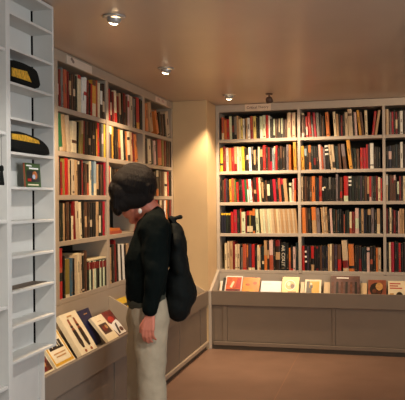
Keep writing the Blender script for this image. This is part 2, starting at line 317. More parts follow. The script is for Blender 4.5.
row('B',2,3,381,202,11.11,"58-76,70,R,0;78-96,80,k,0;98-120,66,c,0;122-140,80,s,0;142-166,90,R,0;168-187,92,k,0;190-208,100,p,0;210-234,75,b,0;236-262,75,b,-3;264-290,90,n,0")
row('B',2,4,381,236,11.11,"58-88,80,k,0;90-114,72,c,0;116-150,70,m,0;152-180,66,k,0;181-198,70,n,0;200-224,80,r,-3;226-250,85,k,0;252-280,78,s,0")
row('L',0,0,55,62,7.14,"16-29,48,s,0,p.3-.6;30-48,55,R,0;50-64,42,g,-2;65-92,56,t,-2;93-106,70,R,0;107-121,85,k,0,b.4-.8;122-134,88,N,0;135-149,92,s,0,l.4-.6;150-163,100,d,0;165-190,98,c,0,r.9-1")
row('L',0,0,81,68,7.14,"8-21,75,w,9;22-41,72,w,9,r.5-.6;44-58,90,R,2;59-71,110,k,0;73-83,115,r,0;85-111,90,a,0,c0-.35,N.85-1;112-122,90,t,0;124-140,110,c,3;141-158,118,k,2,w.4-.8;159-174,115,s,0,l.2-.5")
row('L',0,1,55,108,7.69,"40-66,40,G,-24,l0-.1;67-97,46,b,-28;100-131,50,l,-32;134-172,105,c,14,N.3-.4;174-184,110,k,6;186-200,110,x,10")
row('L',0,1,81,110,7.69,"4-19,85,b,8,x0-.6;20-30,84,R,3;31-46,86,k,0;47-61,88,N,0,k0-.6;62-78,90,k,0,b.3-.5;79-94,90,k,0;95-110,92,s,0,b.5-.6;111-119,95,k,0;120-128,95,a,0,k.8-1;129-146,94,r,0;147-163,100,n,0;164-178,105,g,0,p.4-.7;180-199,105,y,0")
row('L',0,2,55,150,7.69,"16-23,45,t,0;24-31,48,c,0;32-46,70,d,0;47-63,90,R,0,r.0-.2;64-82,68,x,-2;83-109,64,r,-3;110-121,75,b,0;122-128,80,k,0;129-158,70,l,0;160-179,75,b,-3;180-196,85,s,0,c.9-1;197-208,85,k,0")
row('L',0,2,81,150,7.69,"8-22,80,R,0;23-36,100,k,0;37-50,105,N,0;51-66,110,s,0,t0-.4;68-85,85,c,0;86-102,85,u,0;103-123,85,U,0,c0-.35;124-140,110,b,0,k0-.2;141-155,112,k,0;156-168,115,N,0;169-178,115,k,0;179-195,85,m,0")
row('L',0,3,55,194,7.69,"20-33,60,d,0;34-48,60,k,0;49-69,70,d,0;70-78,72,b,0;79-95,68,s,0;96-115,62,N,0;116-129,75,k,0;130-146,170,c,-5;147-167,58,R,-20;168-194,55,l,-14;196-214,65,c,-12")
row('L',0,3,81,194,7.69,"18-34,62,k,0;35-51,60,N,0,b.3-.6;52-74,62,s,0;75-90,64,n,0,l.3-.5;91-105,64,k,0;106-119,66,n,0;120-140,60,b,3;141-157,62,d,3,c.1-.6;158-171,64,s,0;172-191,58,m,0")
row('L',0,4,55,244,6.67,"25-56,30,r,0,k.35-.52,t.52-.62;58-74,80,k,0;76-104,100,x,0,c0-.08;105-124,95,u,0;125-136,95,k,0;138-155,75,l,-3;156-170,62,c,-3;171-186,62,l,-6")
row('L',0,4,81,238,7.14,"12-31,95,k,-3,l.9-.95,l.04-.08;33-49,90,N,-3")
SETX = [(52+i*12.1, 52+i*12.1+11.6) for i in range(11)]
row('L',0,4,81,238,7.14,';'.join('%.1f-%.1f,%.0f,%s,0,R.72-.97' % (a, b, 168-i*1.4, 'dekcedkede'[i % 10]) for i, (a, b) in enumerate(SETX)))
row('L',1,0,106,80,6.67,"24-32,60,r,-2;33-42,66,k,0,l.2-.6;43-60,76,R,-15;61-78,70,c,-15,r0-.3;79-94,108,R,-8,k0-.4;95-108,90,b,-8,k0-.3;109-120,85,k,0;121-136,92,R,0,k0-.4;137-148,110,N,0;149-161,100,p,-3,r.6-.8;162-182,110,l,0;183-198,125,g,0;199-206,120,k,0;207-228,120,r,-6,a0-.2;229-240,130,d,0;241-252,140,k,0")
row('L',1,1,106,118,7.4,"26-36,60,v,0,c.8-1;37-46,62,k,0,w.75-1;47-60,55,a,-3;61-78,60,k,0;79-99,85,s,-2;101-116,85,o,-14,R0-.4;117-136,90,e,-20;137-153,95,n,-10;154-164,100,o,-8;166-187,90,c,-6,k.7-.8,k0-.2;188-203,100,b,-10;205-221,110,R,-8;223-243,125,o,-16")
row('L',1,2,106,158,7.4,"26-33,60,r,0;34-42,70,c,0,r0-.3;44-60,80,k,0;61-80,82,s,0;81-100,84,N,0;101-122,80,k,0")
row('L',1,4,100,225,6.15,"64-76,140,b,0;77-96,122,k,-8;97-106,95,R,-10;107-119,120,k,-12;120-134,122,w,-14;135-143,125,k,-12;144-158,120,w,-14;160-172,120,n,-10;173-190,118,b,-8")
row('L',2,0,142,90,7.14,"30-50,100,o,0;62-86,95,b,-18;110-128,155,o,-26;130-147,165,k,-8;148-163,178,N,-8;164-178,175,k,-8;182-206,165,l,-22")
row('L',2,1,142,130,9.1,"44-60,80,s,-4;62-92,85,c,-12;93-112,95,k,-4;114-136,100,p,-10;137-150,95,s,-4;151-186,90,r,-6,o0-.3;187-208,95,x,-4;209-227,98,R,-2;228-246,105,k,0;247-262,110,N,0;263-276,112,k,0")
row('L',2,2,142,160,9.1,"66-106,95,R,-6;107-132,108,n,-4,u.3-.8;134-158,95,k,0,c.75-1,o0-.28;160-184,100,s,0;186-206,105,N,0;210-235,110,c,-3,k.4-.5;236-250,105,r,-2;252-266,110,k,0;267-280,112,s,0")
row('L',2,3,142,190,9.1,"130-150,60,r,0;152-166,70,k,0;168-186,64,c,0;188-206,75,N,0;208-222,70,w,0;224-236,72,o,0;238-254,75,k,0;256-276,74,R,0")

def seg_words(segs):
    if not segs: return ''
    c, a, b = segs[0]; w = BC[c][0]
    if len([1 for s in segs if s[0] == c]) >= 3: return ' with %s dots' % w
    where = 'top' if b > .9 else 'foot' if a < .12 else 'band'
    return ' with %s %s' % (w, where)
BAYN = {'L': ['near bay', 'middle bay', 'far bay'], 'B': ['left bay', 'middle bay', 'right bay']}
ORD = ['first', 'second', 'third', 'fourth', 'fifth', 'sixth', 'seventh', 'eighth', 'ninth', 'tenth', 'eleventh', 'twelfth', 'thirteenth']
BOOKS = []
for (case, bay, r), crops in ROWS.items():
    Z = (LZ if case == 'L' else BZ)
    zb = Z[r+1]; ztop = Z[r]-(ST if r > 0 else 0)-.006
    ups = UPL[bay+1:bay+3] if case == 'L' else UPB[bay:bay+2]
    lo, hi = ups[0][1]+.001, ups[1][0]-.001
    items = []
    for x0, y0, sc, data in crops:
        for tok in data.split(';'):
            q = tok.split(','); a, b = map(float, q[0].split('-')); ty = float(q[1]); code = q[2]; lean = float(q[3])
            segs = [(s[0], float(s[1:].split('-')[0]), float(s[1:].split('-')[1])) for s in q[4:]]
            items.append((x0+a/sc, x0+b/sc, y0+ty/sc, code, lean/sc, segs))
    items.sort(key=lambda t: t[0])
    prev = lo; pslope = 0; ph = 0
    ln = [t[4] for t in items]
    for k in range(len(items)):      # neighbours lean on each other
        n0, n1 = ln[max(k-1, 0)], ln[min(k+1, len(ln)-1)]
        items[k] = items[k][:4]+(ln[k]*.5+n0*.2+n1*.3,)+items[k][5:]
    for (a, b, ty, code, lean, segs) in items:
        rec = random.uniform(.002, .007) if case == 'L' else random.uniform(.010, .018)
        if case == 'L':
            ym = hit((a+b)/2, proj((0, -1, zb))[1] if False else 200, 'x', -rec).y
            pyb = proj((-rec, ym, zb))[1]
            s0 = hit(a, pyb, 'x', -rec).y; s1 = hit(b, pyb, 'x', -rec).y
            top = hit((a+b)/2+lean, ty, 'x', -rec)
            sh = hit(a+lean, ty, 'x', -rec).y - hit(a, ty, 'x', -rec).y
        else:
            pl = YB+rec
            xm = hit((a+b)/2, 200, 'y', pl).x; pyb = proj((xm, pl, zb))[1]
            s0 = hit(a, pyb, 'y', pl).x; s1 = hit(b, pyb, 'y', pl).x
            top = hit((a+b)/2+lean, ty, 'y', pl)
            sh = hit(a+lean, ty, 'y', pl).x - hit(a, ty, 'y', pl).x
        s0 = max(s0, prev+.0006)
        h = min(top.z, ztop)-zb
        w = s1-s0
        if w < .005:
            w = .005
        if s0+w > hi: w = hi-s0
        if w < .004 or h < .05: continue
        slope = sh/h
        # keep clear of the neighbour on the left
        if ph:
            hh = min(h, ph); slope = max(slope, pslope-(s0-prev-.0006)/hh)
        if s0+slope*h < lo: slope = (lo-s0)/h
        if s0+w+slope*h > hi: slope = (hi-s0-w)/h
        th = math.atan(slope)
        hb = min(h/math.cos(th)-abs(math.sin(th))*w*.0, (ztop-zb-abs(math.sin(th))*w)/math.cos(th))
        is_set = ((case, bay, r) == ('B', 0, 3) and a > 260) or ((case, bay, r) == ('L', 0, 4) and a > 88)
        wb = max(w*math.cos(th)*(.995 if is_set else .94), .0042)
        BOOKS.append(dict(pale_set=(case, bay, r) == ('B', 0, 3) and a > 260, case=case, bay=bay, r=r, s=s0, w=wb, h=hb, th=th, rec=rec, code=code, segs=segs, zb=zb, d=random.uniform(.15, .21), px=(a+b)/2, pw=b-a, ph=abs(pyb-ty), py=(pyb+ty)/2))
        prev = s0+w; pslope = slope; ph = h
# labels
byshelf = {}
for b in BOOKS:
    b['desc'] = BC[b['code']][0]+' book'+seg_words(b['segs'])
    byshelf.setdefault((b['case'], b['bay'], b['r']), []).append(b)
for key, lst in byshelf.items():
    cnt = {}
    for b in lst: cnt[b['desc']] = cnt.get(b['desc'], 0)+1
    seen = {}
    case, bay, r = key
    loc = '%s shelf%s, %s, %s bookcase' % (ROWN[r], '' if r in (0, 4) else ' down', BAYN[case][bay], 'left' if case == 'L' else 'back')
    for b in lst:
        d = b['desc']; seen[d] = seen.get(d, 0)+1
        if cnt[d] == 1: b['label'] = 'only %s on %s' % (d, loc)
        else: b['label'] = '%s %s from left, %s' % (ORD[seen[d]-1], d, loc)
        b['group'] = 'books on %s shelf of %s bookcase' % (ROWN[r], 'left' if case == 'L' else 'back')
def visible_area(b):
    x, y = b['px'], b['py']; a = b['pw']*b['ph']
    if b['case'] == 'L':
        if 114 < x < 154 and 166 < y < 228: a *= .15
        if x > 124 and y > 215: a *= .1
    if x > 404: a *= .05
    elif x+b['pw']/2 > 405: a *= .5
    return a
N_IND = 281
order = sorted(BOOKS, key=visible_area, reverse=True)
def book_matrix(b):
    if b['case'] == 'L':   # spine faces +x, width runs along +y
        base = Matrix(((0, -1, 0), (1, 0, 0), (0, 0, 1))).to_4x4()
        loc = Vector((-b['rec'], b['s'], b['zb']+.0005))
    else:
        base = Matrix.Identity(4); loc = Vector((b['s'], YB+b['rec'], b['zb']+.0005))
    return Matrix.Translation(loc) @ base, Matrix.Rotation(b['th'], 4, 'Y')
rest = MB()
def text_verts(s, size):
    cu = bpy.data.curves.new('lettering', 'FONT'); cu.body = s; cu.size = size; cu.align_x = 'CENTER'; cu.align_y = 'CENTER'
    o = bpy.data.objects.new('lettering', cu); COL.objects.link(o)
    dg = bpy.context.evaluated_depsgraph_get(); me = bpy.data.meshes.new_from_object(o.evaluated_get(dg))
    v = [tuple(p.co) for p in me.vertices]; f = [tuple(p.vertices) for p in me.polygons]
    bpy.data.objects.remove(o); bpy.data.curves.remove(cu); bpy.data.meshes.remove(me)
    return v, f
for i, b in enumerate(order):
    Mx, Ry = book_matrix(b)
    # a book leaning right pivots on its lower right corner, leaning left on its lower left corner
    if b['th'] > 0: piv = Matrix.Translation((b['w']/math.cos(b['th']), 0, 0)) @ Ry @ Matrix.Translation((-b['w'], 0, 0))
    else: piv = Ry
    L = piv
    if i < N_IND:
        mb = MB(); spine_book(mb, Matrix.Identity(4), b['w'], b['h'], b['d'], b['code'], b['segs'], lettered=not b['segs'] and not b['pale_set'] and random.random() < .75)
        if b['case'] == 'B' and b['bay'] == 0 and b['r'] == 4 and b['code'] == 'k' and abs(b['pw']-50/S9) < .05:
            v, f = text_verts('AR COUY', .05)
            X = Matrix.Translation((b['w']*.5, -.0012, b['h']*.53)) @ Matrix.Rotation(PI/2, 4, 'X') @ Matrix.Rotation(-PI/2, 4, 'Z')
            mb.mesh([X @ Vector(p) for p in v], f, M('print_white', (224, 222, 208), .5, .03, 40))
            b['label'] = 'black book with big white lettering down its spine, bottom shelf, left bay, back bookcase'
        o = mb.build('book'); o.matrix_world = Mx @ L
        tag(o, b['label'], 'book', b['group'])
    else:
        spine_book(rest, Mx @ L, b['w'], b['h'], b['d'], b['code'], b['segs'], lettered=not b['segs'] and not b['pale_set'] and random.random() < .6)
ro = rest.build('shelved_books'); tag(ro, 'slimmer books filling the gaps between the larger ones on both bookcases', 'books', None, 'stuff')

# books lying flat: a pair behind the person, and a slim one on the pale set
def flat_book(name, label, group, x0, x1, y0, y1, z, t, code):
    e = empty(name, ((x0+x1)/2, (y0+y1)/2, z), label, 'book', group); Rr = Rel(e)
    m = MB(); c = BM(code)
    m.box(x0, x1, y0, y1, z, z+.003, c); m.box(x0, x1, y0, y1, z+t-.003, z+t, c); m.box(x1-.003, x1, y0, y1, z+.003, z+t-.003, c)
    Rr.part('cover', m)
    Rr.part('page_block', bx(x0+.006, x1-.0035, y0+.005, y1-.005, z+.0031, z+t-.0031, PAGES))
assert all(4 <= len(b['label'].split()) <= 16 for b in BOOKS), [b['label'] for b in BOOKS if len(b['label'].split()) > 16]
z4 = LZ[4]+.0005
flat_book('book', 'orange book lying flat beside the person\'s chin, fourth shelf, left bookcase', 'books lying flat', -.22, -.012, -1.735, -1.45, z4, .026, 't')
flat_book('book', 'slimmer orange-brown book lying on top of the flat orange one, left bookcase', 'books lying flat', -.20, -.02, -1.73, -1.47, z4+.0265, .018, 'o')

st = [b for b in BOOKS if (b['case'], b['bay'], b['r']) == ('L', 0, 4) and b['px'] > 88]
flat_book('booklet', 'thin cream booklet lying flat across the red-topped volumes, bottom shelf, left bookcase', 'books lying flat', -.15, -.006, st[0]['s']+.004, st[-1]['s']+st[-1]['w']-.004, LZ[5]+.0015+max(b['h'] for b in st), .010, 'c')
# ------------------------------------------------------------------ books leaning in the troughs
def disp_book(label, base, wdir, ang, w, h, t, code, design, group, cat='book', pages=True):
    # base: lower left back corner; design: list of ('rect',u0,v0,u1,v1,mat) / ('disc',u,v,ru,rv,mat) / ('poly',[(u,v)..],mat) / ('text',u,v,size,str,mat)
    base = Vector(base); W = Vector((1, 0, 0)) if wdir == 'x' else Vector((0, 1, 0))
    U = Vector((0, math.cos(ang), math.sin(ang))) if wdir == 'x' else Vector((-math.cos(ang), 0, math.sin(ang)))
    N = W.cross(U)
    X = Matrix.Translation(base) @ Matrix((W, U, N)).transposed().to_4x4()
    e = empty(cat, base, label, cat, group)
    e.matrix_world = X
    cm = code if not isinstance(code, str) else BM(code)
    m = MB(); k = .0022
    m.box(0, w, 0, h, t-k, t, cm); m.box(0, w, 0, h, 0, k, cm); m.box(0, k, 0, h, k, t-k, cm)
    lay = 0
    for d in design:
        lay += 1; z = t+.0003*lay
        if d[0] == 'rect':
            m.face([(d[1]*w, d[2]*h, z), (d[3]*w, d[2]*h, z), (d[3]*w, d[4]*h, z), (d[1]*w, d[4]*h, z)], d[5])
        elif d[0] == 'disc':
            m.face([((d[1]+d[3]*math.cos(a))*w, (d[2]+d[4]*math.sin(a))*h, z) for a in [2*PI*i/20 for i in range(20)]], d[5])
        elif d[0] == 'poly':
            m.face([(u*w, v*h, z) for u, v in d[1]], d[2])
        elif d[0] == 'text':
            v, f = text_verts(d[4], d[3])
            m.mesh([(p[0]+d[1]*w, p[1]+d[2]*h, z) for p in v], f, d[5])
    c = m.build('cover', e)
    if pages:
        p = MB(); p.box(k+.0005, w-.003, .003, h-.003, k+.0002, t-k-.0002, PAGES); p.build('page_block', e)
    return e
A = math.radians
def mk(n, c, var=.1, sc=40): return M(n, c, .35, var, sc)
INK = mk('ink_black', (32, 26, 22)); GOLD = mk('ink_gold', (222, 170, 40)); CRM = mk('cover_ivory', (240, 228, 196), .03); WHT = mk('cover_bright_white', (244, 244, 240), .02)
REDI = mk('ink_red', (186, 44, 34)); BRN = mk('photo_brown', (92, 50, 34), .5, 30); DRED = mk('photo_dark_red', (110, 24, 24), .5, 22); TANI = mk('ink_tan', (196, 150, 90), .25, 30)
GL = 'books displayed in the left counter trough'; GB = 'books displayed in the back counter trough'
zf = TF+.001
disp_book('dark red picture book in the left trough, half hidden behind the white rack', (.17, -3.262, zf), 'y', A(54), .172, .26, .014, CRM,
          [('rect', .05, .04, .95, .6, BRN), ('poly', [(.1, .1), (.5, .05), (.9, .3), (.7, .5), (.3, .42)], DRED), ('disc', .6, .25, .1, .1, TANI)], GL)
disp_book('cream book with yellow border and black picture beside the white rack', (.175, -3.085, zf), 'y', A(55), .262, .28, .022, CRM,
          [('rect', .03, .03, .97, .97, GOLD), ('rect', .09, .09, .91, .98, CRM), ('rect', .15, .38, .85, .43, INK), ('rect', .17, .43, .3, .62, INK), ('poly', [(.34, .43), (.4, .7), (.5, .7), (.55, .43)], INK), ('rect', .6, .43, .66, .72, INK), ('rect', .7, .43, .82, .58, INK), ('disc', .45, .74, .05, .04, INK),
           ('rect', .2, .27, .8, .3, TANI), ('rect', .25, .2, .75, .23, TANI)], GL)
KN = [('poly', [(x, .93) for x in ()], INK)] if False else []
def knife(u):
    HB = mk('photo_handle', (150, 84, 52), .4, 40)
    return [('poly', [(u-.04, .86), (u+.05, .86), (u+.07, .7), (u-.06, .7)], HB), ('poly', [(u-.075, .7), (u+.085, .7), (u+.075, .655), (u-.065, .655)], INK), ('disc', u+.01, .62, .085, .04, HB),
            ('poly', [(u-.085, .6), (u+.105, .6), (u+.125, .32), (u+.08, .18), (u-.03, .18), (u-.085, .3)], INK), ('disc', u+.02, .1, .06, .034, HB)]
disp_book('large cream art book with two dark knives on cover in left trough', (.205, -2.80, zf), 'y', A(57), .25, .305, .034, CRM,
          knife(.32)+knife(.66)+[('rect', .35, .9, .62, .93, TANI)], GL)
disp_book('navy blue book lying behind the cream picture book in left trough', (.125, -2.535, zf), 'y', A(67.5), .275, .262, .014, mk('cover_navy_cloth', (34, 38, 74)), [('rect', .6, .86, .8, .88, TANI)], GL)
disp_book('cream book with small square brown picture in the left trough', (.232, -2.365, zf), 'y', A(49), .195, .232, .022, CRM,
          [('rect', .16, .34, .84, .7, mk('photo_umber', (62, 36, 26), .5, 40)), ('disc', .45, .52, .16, .1, DRED), ('disc', .64, .56, .1, .07, TANI), ('rect', .3, .8, .6, .82, TANI)], GL)
disp_book('dark red and white picture book beside the partition in left trough', (.185, -2.15, zf), 'y', A(50), .25, .22, .016, mk('cover_maroon', (84, 30, 26)),
          [('rect', .03, .5, .97, .98, DRED), ('disc', .6, .66, .2, .12, REDI), ('poly', [(.2, .62), (.42, .5), (.62, .56), (.9, .6), (.97, .5), (.97, .05), (.4, .05), (.3, .3)], WHT),
           ('poly', [(.45, .08), (.6, .1), (.74, .5), (.6, .46)], INK), ('disc', .8, .22, .12, .09, BRN), ('poly', [(.03, .03), (.3, .03), (.26, .3), (.12, .5), (.03, .5)], INK)], GL)
disp_book('yellow book beyond the partition, in front of the person', (.16, -1.70, zf), 'y', A(57), .2, .26, .012, 'y', [('rect', .15, .7, .85, .8, INK)], GL)

def bk(px0, px1, py, yt=.355):
    a = hit(px0, py, 'y', yt); b = hit(px1, py, 'y', yt); return a.x, b.x, (a.z+b.z)/2
def back_disp(label, px0, px1, py, t, code, design, ang=52, cat='book', yt=.355, lift=0):
    x0, x1, zt = bk(px0, px1, py, yt); h = (zt-zf-t*math.cos(A(ang)))/math.sin(A(ang)); yb = yt-h*math.cos(A(ang))+t*math.sin(A(ang))
    return disp_book(label, (x0, yb, zf), 'x', A(ang), x1-x0, h, t, code, design, GB, cat)
PHO = mk('photo_flame', (206, 88, 30), .5, 14); ORC = mk('cover_orange_photo', (222, 140, 40), .3, 10)
back_disp('small white booklet leaning against the left cheek of back trough', 220.6, 223.4, 281, .008, WHT, [('rect', .1, .1, .3, .9, TANI)])
back_disp('thin black-edged book beside white booklet at left end of back trough', 223.6, 226, 277.5, .012, 'k', [])
back_disp('book with glowing red picture and white border in the back trough', 226.6, 243, 276, .016, WHT,
          [('rect', .05, .04, .95, .95, PHO), ('rect', .08, .06, .92, .35, DRED), ('poly', [(.28, .45), (.42, .4), (.55, .7), (.45, .75)], CRM), ('poly', [(.6, .4), (.9, .4), (.9, .9), (.7, .9)], REDI)])
back_disp('wide orange picture book beside the glowing red one in back trough', 243.5, 260.4, 277.5, .014, ORC,
          [('poly', [(.05, .05), (.95, .05), (.9, .25), (.5, .32), (.1, .2)], GOLD), ('disc', .3, .62, .14, .06, PHO), ('disc', .72, .7, .12, .08, PHO)])
back_disp('wide pale bluish white booklet in the back trough', 261.5, 281.8, 281, .008, mk('cover_cool_white', (226, 234, 250), .02), [('rect', .12, .8, .5, .83, mk('ink_pale', (190, 200, 220)))], cat='booklet')
back_disp('pale yellow book with round picture on cover in the back trough', 282.7, 299.6, 277, .016, mk('cover_lemon', (238, 224, 150), .04),
          [('disc', .48, .6, .32, .26, WHT), ('disc', .48, .6, .28, .22, mk('ink_sand', (222, 190, 120))), ('disc', .62, .55, .12, .12, BRN), ('disc', .4, .66, .1, .1, CRM), ('rect', .38, .08, .85, .3, TANI)])
back_disp('narrow beige card between pale yellow and black-and-amber books', 301, 304.6, 282, .006, mk('cover_buff', (214, 190, 150), .04), [], cat='card')
back_disp('white-bordered book with amber panel and black figure in back trough', 305.3, 321.6, 279.5, .016, CRM,
          [('rect', .1, .1, .88, .9, GOLD), ('rect', .1, .1, .28, .9, INK), ('disc', .4, .62, .09, .12, INK), ('disc', .38, .75, .06, .07, CRM), ('poly', [(.28, .1), (.45, .1), (.42, .5), (.28, .55)], INK)])
back_disp('beige card right of the amber book in back trough', 324.2, 330.2, 282, .006, mk('cover_buff', (214, 190, 150), .04), [], cat='card')
STR = [('rect', .03+.16*i, .06, .11+.16*i, .74, INK if i % 2 else BRN) for i in range(6)]
back_disp('wide dark brown photo book with row of standing figures in back trough', 331, 359.8, 276, .022, mk('cover_mauve_photo', (100, 70, 66), .4, 18),
          STR+[('rect', .2, .88, .62, .93, WHT)])
back_disp('beige card right of the wide dark photo book in back trough', 360.6, 367, 283, .006, mk('cover_buff', (214, 190, 150), .04), [], cat='card')
back_disp('square book with dark portrait on reddish cover in back trough', 368.2, 386, 280, .016, mk('cover_rosy_photo', (150, 84, 62), .35, 18),
          [('disc', .45, .5, .36, .36, INK), ('disc', .62, .66, .2, .2, TANI), ('disc', .35, .42, .12, .12, BRN), ('disc', .6, .36, .12, .1, BRN)])
back_disp('white book with red title lines at right end of back trough', 388, 408, 281, .016, CRM,
          [('rect', .08, .82, .62, .88, REDI), ('rect', .08, .7, .5, .76, REDI), ('rect', .08, .58, .7, .64, REDI), ('disc', .56, .22, .17, .2, INK), ('rect', .08, .12, .28, .34, TANI), ('disc', .97, .5, .1, .16, INK)])

# ------------------------------------------------------------------ things on the white rack
GR = 'goods on the white display rack'
e = empty('book', (.372, -3.795, RZ[5]), 'small green-covered book standing alone on the white rack', 'book', GR)
e.matrix_world = Matrix.Translation((.368, -3.785, RZ[5]+.0005)) @ Matrix(((0, 0, 1), (1, 0, 0), (0, 1, 0))).to_4x4() @ Matrix.Rotation(-.06, 4, 'X')
w, h, t = .155, .12, .014
m = MB(); GC = mk('cover_leaf_green', (58, 88, 44), .2, 30)
m.box(0, w, 0, h, t-.002, t, GC); m.box(0, w, 0, h, 0, .002, GC); m.box(0, .002, 0, h, .002, t-.002, M('cover_rust', (150, 80, 56), .5, .1, 30))
def q(u0, v0, u1, v1, mt, k): m.face([(u0*w, v0*h, t+.0003*k), (u1*w, v0*h, t+.0003*k), (u1*w, v1*h, t+.0003*k), (u0*w, v1*h, t+.0003*k)], mt)
q(.06, .22, .9, .7, mk('photo_night', (36, 40, 42), .5, 60), 1); q(.06, .86, .42, .92, WHT, 2); q(.24, .75, .86, .81, WHT, 2); q(.1, .08, .82, .13, CRM, 2)
m.face([((.6+.17*math.cos(a))*w, (.5+.18*math.sin(a))*h, t+.0009) for a in [2*PI*i/16 for i in range(16)]], mk('photo_orange', (190, 110, 56), .4, 60))
m.face([((.52+.1*math.cos(a))*w, (.44+.1*math.sin(a))*h, t+.0012) for a in [2*PI*i/16 for i in range(16)]], mk('ink_pale', (190, 200, 220)))
q(.1, .24, .34, .36, REDI, 3)
m.build('cover', e)
m = MB(); m.box(.0025, w-.003, .003, h-.003, .0022, t-.0022, PAGES); m.build('page_block', e)

FELT = M('black_felt', (18, 20, 18), .9, .25, 120, spec=.2, bump=.3, bscale=300)
BAND = M('gold_embroidery', (206, 158, 48), .5, .45, 70, bump=.4, bscale=180)
def cap(label, prof, band, z0):
    # prof: outline in (y, z) seen from the room; the cap is lofted through its thickness
    cy = sum(p[0] for p in prof)/len(prof); mz = min(p[1] for p in prof)
    e = empty('cap', (.37, cy, z0), label, 'cap', GR); Rr = Rel(e)
    # smooth outline
    pts = [Vector(p) for p in prof]
    for _ in range(2):
        n = []
        for i in range(len(pts)):
            a, b = pts[i], pts[(i+1) % len(pts)]; n += [a*.75+b*.25, a*.25+b*.75]
        pts = n
    sl = [(.0, .72), (.06, .88), (.2, .97), (.5, 1), (.8, .99), (.94, .93), (1, .82)]
    m = MB(); n = len(pts); vs = []; fs = []
    for tt, s in sl:
        for p in pts: vs.append((.325+tt*.097, cy+(p.x-cy)*s, mz+(p.y-mz)*s))
    for j in range(len(sl)-1):
        for i in range(n): fs.append((j*n+i, j*n+(i+1) % n, (j+1)*n+(i+1) % n, (j+1)*n+i))
    fs.append(tuple(range(n))[::-1]); fs.append(tuple(range((len(sl)-1)*n, len(sl)*n)))
    m.mesh(vs, fs, FELT, True)
    o = Rr.part('crown', m, weldit=True)
    o.data.transform(Matrix.Translation((0, 0, z0+.0008-mz)))
    m = MB(); bcx = sum(p[0] for p in band)/len(band)
    m.prism([(p[0], p[1]+z0+.0008-mz) for p in band], 'x', .4185, .4235, BAND)
    bo = Rr.part('gold_band', m, .001); bo['label'] = 'gold embroidered panel'
cap('tall black cap with gold embroidered panel on upper shelf of white rack', [(-4.005, 2.056), (-3.985, 2.165), (-3.86, 2.172), (-3.75, 2.165), (-3.71, 2.148), (-3.675, 2.056)],
    [(-3.985, 2.083), (-3.80, 2.083), (-3.845, 2.128), (-3.985, 2.122)], RZ[2])
cap('low black cap with gold embroidered strip, on the rack shelf above the green book', [(-4.01, 1.735), (-4.0, 1.82), (-3.93, 1.838), (-3.85, 1.836), (-3.70, 1.822), (-3.61, 1.79), (-3.588, 1.76), (-3.592, 1.735)],
    [(-3.99, 1.792), (-3.722, 1.789), (-3.73, 1.805), (-3.86, 1.821), (-3.99, 1.818)], RZ[4])
e = empty('card', (.35, -3.80, RZ[8]), 'thin dark brown patch on top of a lower shelf of the white rack', 'card', GR); Rr = Rel(e)  # thin slab added for the darker brown tone of this shelf top
m = MB(); m.box(XRB+.006, XRB+.085, -3.985, -3.61, RZ[8]+.0006, RZ[8]+.003, M('shelf_top_brown', (96, 78, 60), .6, .2, 30)); Rr.part('sheet', m)
# black tassel at the very edge of the picture, hanging from the divider of the next rack bay
e = empty('tassel', (XR+.008, -4.105, 1.60), 'small black tassel hanging at the left edge of the photo beside rack post', 'tassel'); Rr = Rel(e)
m = MB(); m.capsule((.4375, -4.112, 1.655), .009, (.4375, -4.114, 1.645), .011, FELT, 10); Rr.part('knot', m)
m = MB()
for i in range(5): m.capsule((.4375, -4.114+.002*(i-2), 1.635), .005, (.4385+.002*(i % 2), -4.112+.006*(i-2), 1.58+.006*(i % 2)), .005, FELT, 8)
Rr.part('fringe', m)
m = MB(); m.capsule((.4375, -4.112, 1.66), 0.0008, (.4375, -4.112, 1.803), .0008, FELT, 6); Rr.part('cord', m)

# ------------------------------------------------------------------ signs on the cornices
SG = M('sign_card', (228, 214, 196), .5, .03, 30)
def sign_left(label, y0, y1, z0, z1, txt):
    e = empty('shelf_sign', (.003, (y0+y1)/2, z0), label, 'sign', 'shelf signs'); Rr = Rel(e)
    Rr.part('card', bx(.0025, .008, y0, y1, z0, z1, SG), .001); m = MB()
    if txt == 'mark':
        m.face([(.0085, y0+.08+.022*math.cos(a), (z0+z1)/2+.014+.012*math.sin(a)) for a in [2*PI*i/12 for i in range(12)]], M('print_grey', (140, 124, 112), .5, .1, 30))
        m.face([(.0087, y0+.1+.02*math.cos(a), (z0+z1)/2+.002+.012*math.sin(a)) for a in [2*PI*i/12 for i in range(12)]], MATS['print_grey'])
    else:
        for i in range(2): m.face([(.0085, y0+.06+.13*i, z0+.02), (.0085, y0+.13+.13*i, z0+.02), (.0085, y0+.13+.13*i, z0+.045), (.0085, y0+.06+.13*i, z0+.045)], M('print_pink', (206, 176, 160), .5, .3, 40))
    Rr.part('printing', m)
sign_left('pale card sign on left bookcase cornice above its near bay', -2.512, -2.085, 2.436, 2.492, 'mark')
sign_left('faint card sign on left bookcase cornice above its far bay', -.575, -.225, 2.436, 2.488, 'x')
e = empty('shelf_sign', (.81, YB-.003, 2.436), 'cream card sign reading Critical Theory on the back bookcase cornice', 'sign', 'shelf signs'); Rr = Rel(e)
Rr.part('card', bx(.681, .956, YB-.009, YB-.0035, 2.430, 2.504, SG), .001)
v, f = text_verts('Critical Theory', .037); m = MB(); X = Matrix.Translation((.815, YB-.0096, 2.468)) @ Matrix.Rotation(PI/2, 4, 'X')
m.mesh([X @ Vector(p) for p in v], f, M('print_umber', (96, 70, 56), .5, .1, 30)); Rr.part('lettering', m)

